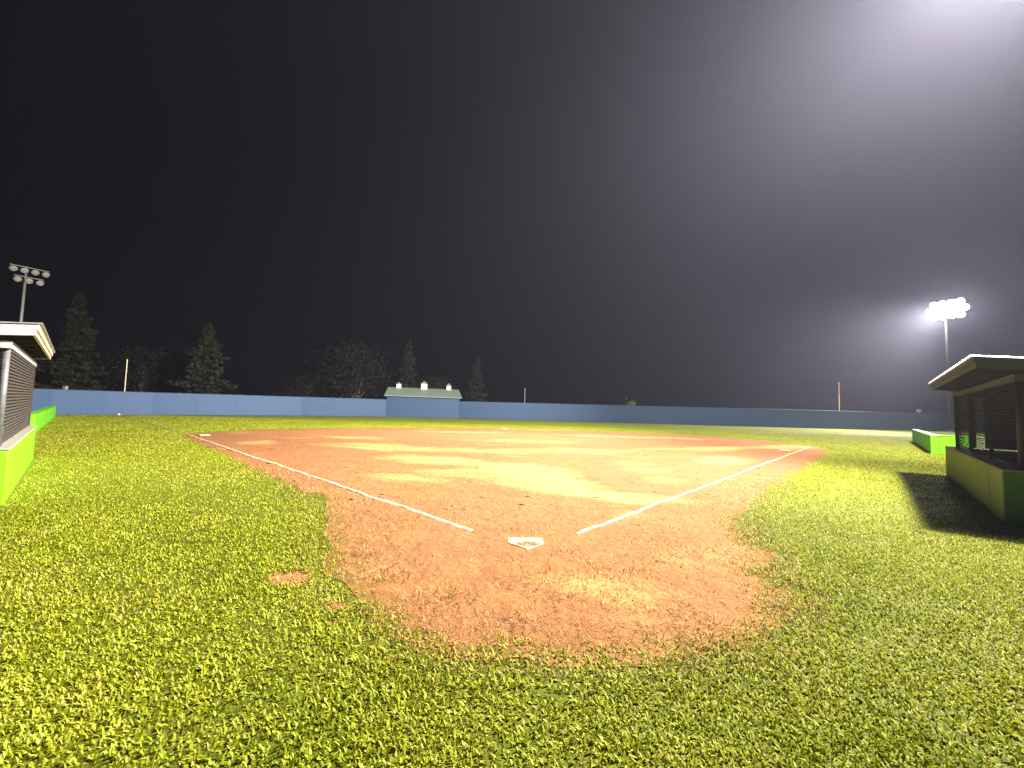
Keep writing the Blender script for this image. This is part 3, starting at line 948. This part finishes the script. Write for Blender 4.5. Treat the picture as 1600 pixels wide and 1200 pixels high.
def conifer(x, y, h, w, label, n=5200, seed=0, bare=0.06, mat='needles'):
    root = empty('conifer_tree', (x, y, 0))
    tag(root, label, 'tree', 'trees beyond the outfield fence')
    MB().tube([(0, 0, 0), (0.05, 0, h * 0.5), (0, 0, h * 0.97)], [0.022 * h, 0.013 * h, 0.02], 8).build('trunk', M['bark'], root)
    pts, tn = [], []
    nb = int(15 * h)
    lim = MB()
    per = max(6, n // nb)
    for k in range(nb):
        t = bare + (1 - bare) * (k + rng.random()) / nb
        prof = (1 - t) ** 0.85 * (0.75 + 0.25 * math.sin(t * 40 + seed))
        R = w / 2 * prof * (0.62 + 0.5 * rng.random()) + 0.12
        a = rng.random() * 2 * math.pi
        z0 = h * t
        rise = 0.10 * R
        q = rng.random(per) ** 0.7
        sag = -0.28 * R * q ** 1.5 + rise * q * (1 + 2 * t) + 0.12 * R * q ** 4
        side = rng.normal(size=per) * 0.13 * R * (1.1 - q * 0.6)
        P = np.c_[math.cos(a) * R * q - math.sin(a) * side, math.sin(a) * R * q + math.cos(a) * side, z0 + sag + rng.normal(size=per) * 0.06 * h / 10 - 0.05 * R * rng.random(per)]
        pts.append(P)
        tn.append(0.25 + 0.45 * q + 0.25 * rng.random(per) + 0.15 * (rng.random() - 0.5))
        if k % 3 == 0:
            e = P[np.argmax(q)]
            lim.tube([(0, 0, z0), (e[0] * 0.8, e[1] * 0.8, e[2])], [0.05, 0.012], 4, False)
    lim.build('limbs', M['bark'], root)
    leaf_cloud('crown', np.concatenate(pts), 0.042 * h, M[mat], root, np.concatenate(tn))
    return root


def broadleaf(x, y, h, w, label, n=4200, pale=False, leaf=0.035):
    root = empty('broadleaf_tree', (x, y, 0))
    tag(root, label, 'tree', 'trees beyond the outfield fence')
    bm_ = M['birch'] if pale else M['bark']
    stems = [(0, 0)] if not pale else [(-0.5, 0), (0.35, 0.2)]
    tr = MB()
    for sx, sy in stems:
        tr.tube([(sx, sy, 0), (sx + 0.1, sy, h * 0.35), (sx * 1.6, sy, h * 0.8)], [0.018 * h, 0.012 * h, 0.03], 8)
    tr.build('trunk', bm_, root)
    lim, pts, tn = MB(), [], []
    for k in range(34):
        a = rng.random() * 2 * math.pi
        t = 0.22 + 0.74 * rng.random()
        R = w / 2 * math.sin(math.pi * min(1, (t * 0.85 + 0.12))) ** 0.6 * (0.55 + 0.5 * rng.random())
        c = np.array((math.cos(a) * R * 0.8, math.sin(a) * R * 0.8, h * t))
        lim.tube([(0, 0, h * max(0.12, t - 0.3)), tuple(c * np.array((0.6, 0.6, 0.97))), tuple(c)], [0.08, 0.04, 0.012], 5, False)
        m_ = n // 34
        s = w * (0.10 + 0.07 * rng.random())
        P = c + rng.normal(size=(m_, 3)) * np.array((s, s, s * 0.75))
        P[:, 2] = np.clip(P[:, 2], 0.6, h)
        pts.append(P)
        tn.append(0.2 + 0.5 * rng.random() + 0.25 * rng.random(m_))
    lim.build('limbs', bm_, root)
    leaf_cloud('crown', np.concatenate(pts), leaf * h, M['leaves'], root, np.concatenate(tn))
    return root


conifer(-69.0, 62.0, 17.6, 11.5, 'tall dim conifer behind the left dugout roof, tallest at the left', 6500, 1)
conifer(-46.6, 60.0, 13.0, 11.5, 'broad grey-green conifer behind the fence, brightest of the trees', 6500, 2, 0.03)
broadleaf(-67.5, 72.0, 10.5, 9.5, 'dim round tree between the two left conifers, behind the thin foul pole')
broadleaf(-60.5, 74.0, 11.0, 7.5, 'dim narrow tree just left of the broad grey-green conifer')
broadleaf(-29.5, 75.0, 13.0, 12.0, 'wide dim tree with pale trunks left of the barn', 5200, True)
conifer(-19.6, 74.0, 13.6, 7.4, 'slender conifer rising behind the left end of the barn roof', 4800, 4)
broadleaf(-14.0, 72.0, 6.6, 9.0, 'low dark tree directly behind the barn cupolas', 3400)
conifer(-6.6, 74.0, 10.7, 6.4, 'small conifer just right of the barn', 4200, 6)
broadleaf(-40.0, 78.0, 6.5, 12.0, 'low dark thicket tree between the broad conifer and the pale-trunked tree', 3000)
broadleaf(-78.0, 66.0, 9.0, 10.0, 'dark low tree beside the tallest left conifer', 3000)
r_ = empty('shrub', (16.2, 53.6, 0))
tag(r_, 'small bright leafy shoot showing above the blue fence right of the middle', 'shrub')
MB().tube([(0, 0, 0), (0.05, 0, 1.4), (0.1, 0, 2.8)], [0.05, 0.035, 0.015], 6).build('stem', M['bark'], r_)
C = np.c_[rng.normal(size=150) * 0.3, rng.normal(size=150) * 0.25, 2.45 + rng.normal(size=150) * 0.28]
leaf_cloud('crown', C, 0.22, M['bright_leaves'], r_, rng.random(150))

# ------------------------------------------------------------------ grass blades
def scatter(n, ymin, ymax, power):
    """points in the wedge in front of the camera, density falling with distance as y**-power (y from the camera)"""
    u = rng.random(n)
    a = 2 - power
    lo, hi = ymin ** a, ymax ** a
    y = (lo + u * (hi - lo)) ** (1 / a)
    x = (rng.random(n) * 2 - 1) * (1.34 * y + 1.1)
    return x, y


def blades(name, x, y, length, width, tint, lean, seg2, mat, z0=-0.004):
    n = len(x)
    az = rng.random(n) * 2 * math.pi
    dx, dy = np.cos(az), np.sin(az)
    px, py = -dy, dx
    curl = lean * (0.3 + 1.0 * rng.random(n))
    L = length
    z0 = np.zeros(n) + z0
    if seg2:
        rows = [(0.0, 0.0, 0.55), (0.42, 0.30, 1.0), (0.78, 0.66, 0.75)]
        P = []
        for t, c, wd in rows:
            cx, cy_, cz = x + dx * L * curl * c, y + dy * L * curl * c, z0 + L * t * np.sqrt(np.clip(1 - (curl * 0.8) ** 2, 0.08, 1))
            P.append(np.c_[cx - px * width * wd / 2, cy_ - py * width * wd / 2, cz])
            P.append(np.c_[cx + px * width * wd / 2, cy_ + py * width * wd / 2, cz])
        tip = np.c_[x + dx * L * curl, y + dy * L * curl, z0 + L * 0.92 * np.sqrt(np.clip(1 - (curl * 0.8) ** 2, 0.05, 1))]
        V = np.stack(P + [tip], 1).reshape(-1, 3)
        i = np.arange(n)[:, None] * 7
        F = np.concatenate([i + np.array([[a, b, c]]) for a, b, c in ((0, 1, 3), (0, 3, 2), (2, 3, 5), (2, 5, 4), (4, 5, 6))])
        k = 7
    else:
        mz = L * 0.5 * np.sqrt(np.clip(1 - (curl * 0.8) ** 2, 0.08, 1))
        mx, my = x + dx * L * curl * 0.4, y + dy * L * curl * 0.4
        V = np.stack([np.c_[x, y, z0], np.c_[mx - px * width / 2, my - py * width / 2, z0 + mz],
                      np.c_[x + dx * L * curl, y + dy * L * curl, z0 + mz * 1.85], np.c_[mx + px * width / 2, my + py * width / 2, z0 + mz]], 1).reshape(-1, 3)
        i = np.arange(n)[:, None] * 4
        F = np.concatenate([i + np.array([[0, 1, 2]]), i + np.array([[0, 2, 3]])])
        k = 4
    return mesh_np(name, V, F, mat, {'tint': np.repeat(np.clip(tint, 0, 1), k)})


def grass_mask(x, y):
    P = np.c_[x, y]
    sd = poly_sdf(P, np.array(DIRT))
    e = (0.26 * (fbm(x * 2.2, y * 2.2, 81, 5) - 0.5) + 0.16 * (fbm(x * 8, y * 8, 87, 3) - 0.5)) * 2 * np.clip(y / 4, 0.8, 1.6)
    # a thin, worn belt behind the plate
    belt = np.exp(-((x - 0.55) / 1.7) ** 2) * np.exp(-((y - 2.62) / 0.33) ** 2)
    soft = np.where(y < 6.5, 0.35 + 1.4 * sstep(0.35, 0.7, fbm(x * 0.9 + 5, y * 0.9, 85, 3)), 0.5)
    dens = sstep(-0.10, 0.20, (sd + e) / soft) * (1 - 0.6 * belt)
    for q in patch_outlines:
        s2 = poly_sdf(P, q)
        dens *= sstep(-0.07, 0.03, s2 + 0.07 * (fbm(x * 20, y * 20, 83, 2) - 0.5))
    for o, ax, out, L in ((RO, QDIR, OUT_R, 7.1), (LO, LDIR, OUT_L, 6.4)):
        u = (x - o[0]) * ax.x + (y - o[1]) * ax.y
        v = (x - o[0]) * out.x + (y - o[1]) * out.y
        dens *= ~((u > -0.02) & (u < L) & (v > -0.02) & (v < 2.9))
    dens *= (0.55 + 0.6 * sstep(0.25, 0.55, fbm(x * 1.7, y * 1.7, 88, 4)))
    return np.clip(dens, 0, 1), sd, belt


# near turf: broad, bent blades
x, y = scatter(390000, 1.15, 7.4, 0.95)
dn, sd, belt = grass_mask(x, y)
keep = rng.random(len(x)) < dn * (1 - sstep(4.2, 7.4, y))
x, y, sd, belt = x[keep], y[keep], sd[keep], belt[keep]
n = len(x)
patchy = fbm(x * 1.1, y * 1.1, 91, 4)
tint = 0.17 + 0.55 * (patchy - 0.3) + 0.72 * rng.random(n) ** 1.15
worn = sstep(0.56, 0.7, fbm(x * 0.9 + 7, y * 0.9, 141, 4)) * 0.28 + 0.5 * belt
tint = np.where(rng.random(n) < 0.02 + 0.55 * worn, 0.86 + 0.14 * rng.random(n), np.minimum(tint, 0.88))
hgt = (0.020 + 0.024 * rng.random(n)) * np.clip(0.55 + sd * 1.6, 0.55, 1) * (0.7 + 0.6 * fbm(x * 2.3, y * 2.3, 95, 3))
tag(blades('grass', x, y, hgt, 0.006 + 0.0075 * rng.random(n), tint, 1.0, True, M['grass'], np.where(sd < 0.5, 0.006 + 0.012 * sstep(0.0, 0.5, -sd), -0.004)),
    'short yellow-green turf of broad blades nearest the camera', 'grass', kind='stuff')
# farther turf: more blades, larger as they get smaller in the picture
x, y = scatter(520000, 4.0, 36, 1.25)
dn, sd, belt = grass_mask(x, y)
keep = rng.random(len(x)) < dn * sstep(4.0, 7.0, y)
x, y, sd = x[keep], y[keep], sd[keep]
n = len(x)
patchy = fbm(x * 0.5, y * 0.5, 92, 5)
tint = np.minimum(0.30 + 0.6 * (patchy - 0.3) + 0.6 * rng.random(n), 0.9)
grow = np.clip(y / 6, 1, 2.2)
hgt = (0.022 + 0.020 * rng.random(n)) * np.clip(0.6 + sd, 0.6, 1) * grow ** 0.35
tag(blades('grass', x, y, hgt, (0.0085 + 0.008 * rng.random(n)) * grow, tint, 1.0, False, M['grass'], np.where(sd < 0.5, 0.008, -0.004)),
    'mown yellow-green turf on both sides of the infield dirt', 'grass', kind='stuff')
# weeds, straw and stubble over the dirt round the plate
M['straw'] = leaf_mat('straw_fibres', [(0.0, (0.07, 0.035, 0.014)), (0.3, (0.13, 0.065, 0.022)), (0.34, (0.42, 0.24, 0.085)), (0.78, (0.62, 0.42, 0.17)),
                                       (0.8, (0.10, 0.14, 0.01)), (1.0, (0.22, 0.26, 0.02))], 0.2, 0.7)
x, y = scatter(170000, 2.2, 10, 0.8)
P = np.c_[x, y]
sd = -poly_sdf(P, np.array(DIRT))
cl = fbm(x * 2.0, y * 2.6, 101, 5)
edge = np.exp(-np.clip(sd, 0, 9) / 0.4)
home = np.clip(1.25 - (y - 3.0) / 2.6, 0.0, 1) + 0.25 * (sd < 1.1)
dens = (sd > -0.4) * (0.06 + 0.75 * sstep(0.42, 0.66, cl) * home + 0.35 * edge)
keep = (rng.random(len(x)) < dens) & ~((np.abs(x - 0.23) < 0.3) & (y > 4.5) & (y < 5.1))
x, y, sd, cl = x[keep], y[keep], sd[keep], cl[keep]
n = len(x)
q = rng.random(n)
greenish = 0.10 + 0.5 * sstep(0.6, 0.7, fbm(x * 4, y * 4, 107, 3))
tint = np.where(q < greenish, 0.82 + 0.18 * rng.random(n), np.where(rng.random(n) < 0.42, 0.3 * rng.random(n), 0.36 + 0.4 * rng.random(n)))
st = blades('straw', x, y, 0.02 + 0.04 * rng.random(n) ** 1.6, (0.0025 + 0.004 * rng.random(n)) * np.clip(y / 4, 0.9, 1.6), tint, 1.2, True, M['straw'])
st.location.z = 0.022
tag(st, 'dry straw and thin weeds strewn over the dirt round home plate', 'straw', kind='stuff')

# clods and pebbles on the dirt
x, y = scatter(9000, 2.7, 26, 1.3)
sd = -poly_sdf(np.c_[x, y], np.array(DIRT))
keep = (sd > 0.1) & (rng.random(len(x)) < 0.25 + 0.75 * sstep(0.5, 0.62, fbm(x * 0.9, y * 0.9, 111, 3)))
keep &= ~((np.abs(x - 0.23) < 0.3) & (y > 4.5) & (y < 5.1))
x, y = x[keep], y[keep]
n = len(x)
r = (0.0035 + 0.010 * rng.random(n) ** 4) * np.clip(y / 6, 0.9, 1.8)
big = rng.random(n) < 0.07
r = np.where(big & (y > 5.5), r + 0.012 + 0.03 * rng.random(n), r)
flat = np.where(big, 0.28, 0.9)
oct_ = np.array([(1, 0, 0), (0, 1, 0), (-1, 0, 0), (0, -1, 0), (0, 0, 0.8), (0, 0, -0.8)])
shp = oct_[None] * r[:, None, None] * (0.6 + 0.8 * rng.random((n, 6, 1)))
shp[:, :, 0] *= np.where(big, 1.8, 1.0)[:, None]
shp[:, :, 2] *= flat[:, None]
V = (np.c_[x, y, 0.005 + dirt_relief(x, y)][:, None, :] + shp).reshape(-1, 3)
i = np.arange(n)[:, None] * 6
F = np.concatenate([i + np.array([f]) for f in ((0, 1, 4), (1, 2, 4), (2, 3, 4), (3, 0, 4), (1, 0, 5), (2, 1, 5), (3, 2, 5), (0, 3, 5))])
M['clod'] = plain('clod', (0.17, 0.075, 0.032), (0.36, 0.19, 0.09), 2, 0.95)
tag(mesh_np('clods', V, F, M['clod']), 'small clods and pebbles scattered over the infield dirt', 'clods', kind='stuff')

# ------------------------------------------------------------------ misty night air
hz = bpy.data.materials.new('haze')
hz.use_nodes = True
nt = hz.node_tree
nt.nodes.clear()
v = nt.nodes.new('ShaderNodeVolumePrincipled')
v.inputs['Color'].default_value = (0.70, 0.71, 1.0, 1)
v.inputs['Density'].default_value = 0.00085
v.inputs['Anisotropy'].default_value = 0.55
o = nt.nodes.new('ShaderNodeOutputMaterial')
nt.links.new(v.outputs[0], o.inputs['Volume'])
hb = MB().box(-185, 185, -140, 220, -1.0, 24.0).build('haze', hz)
tag(hb, kind='stuff')
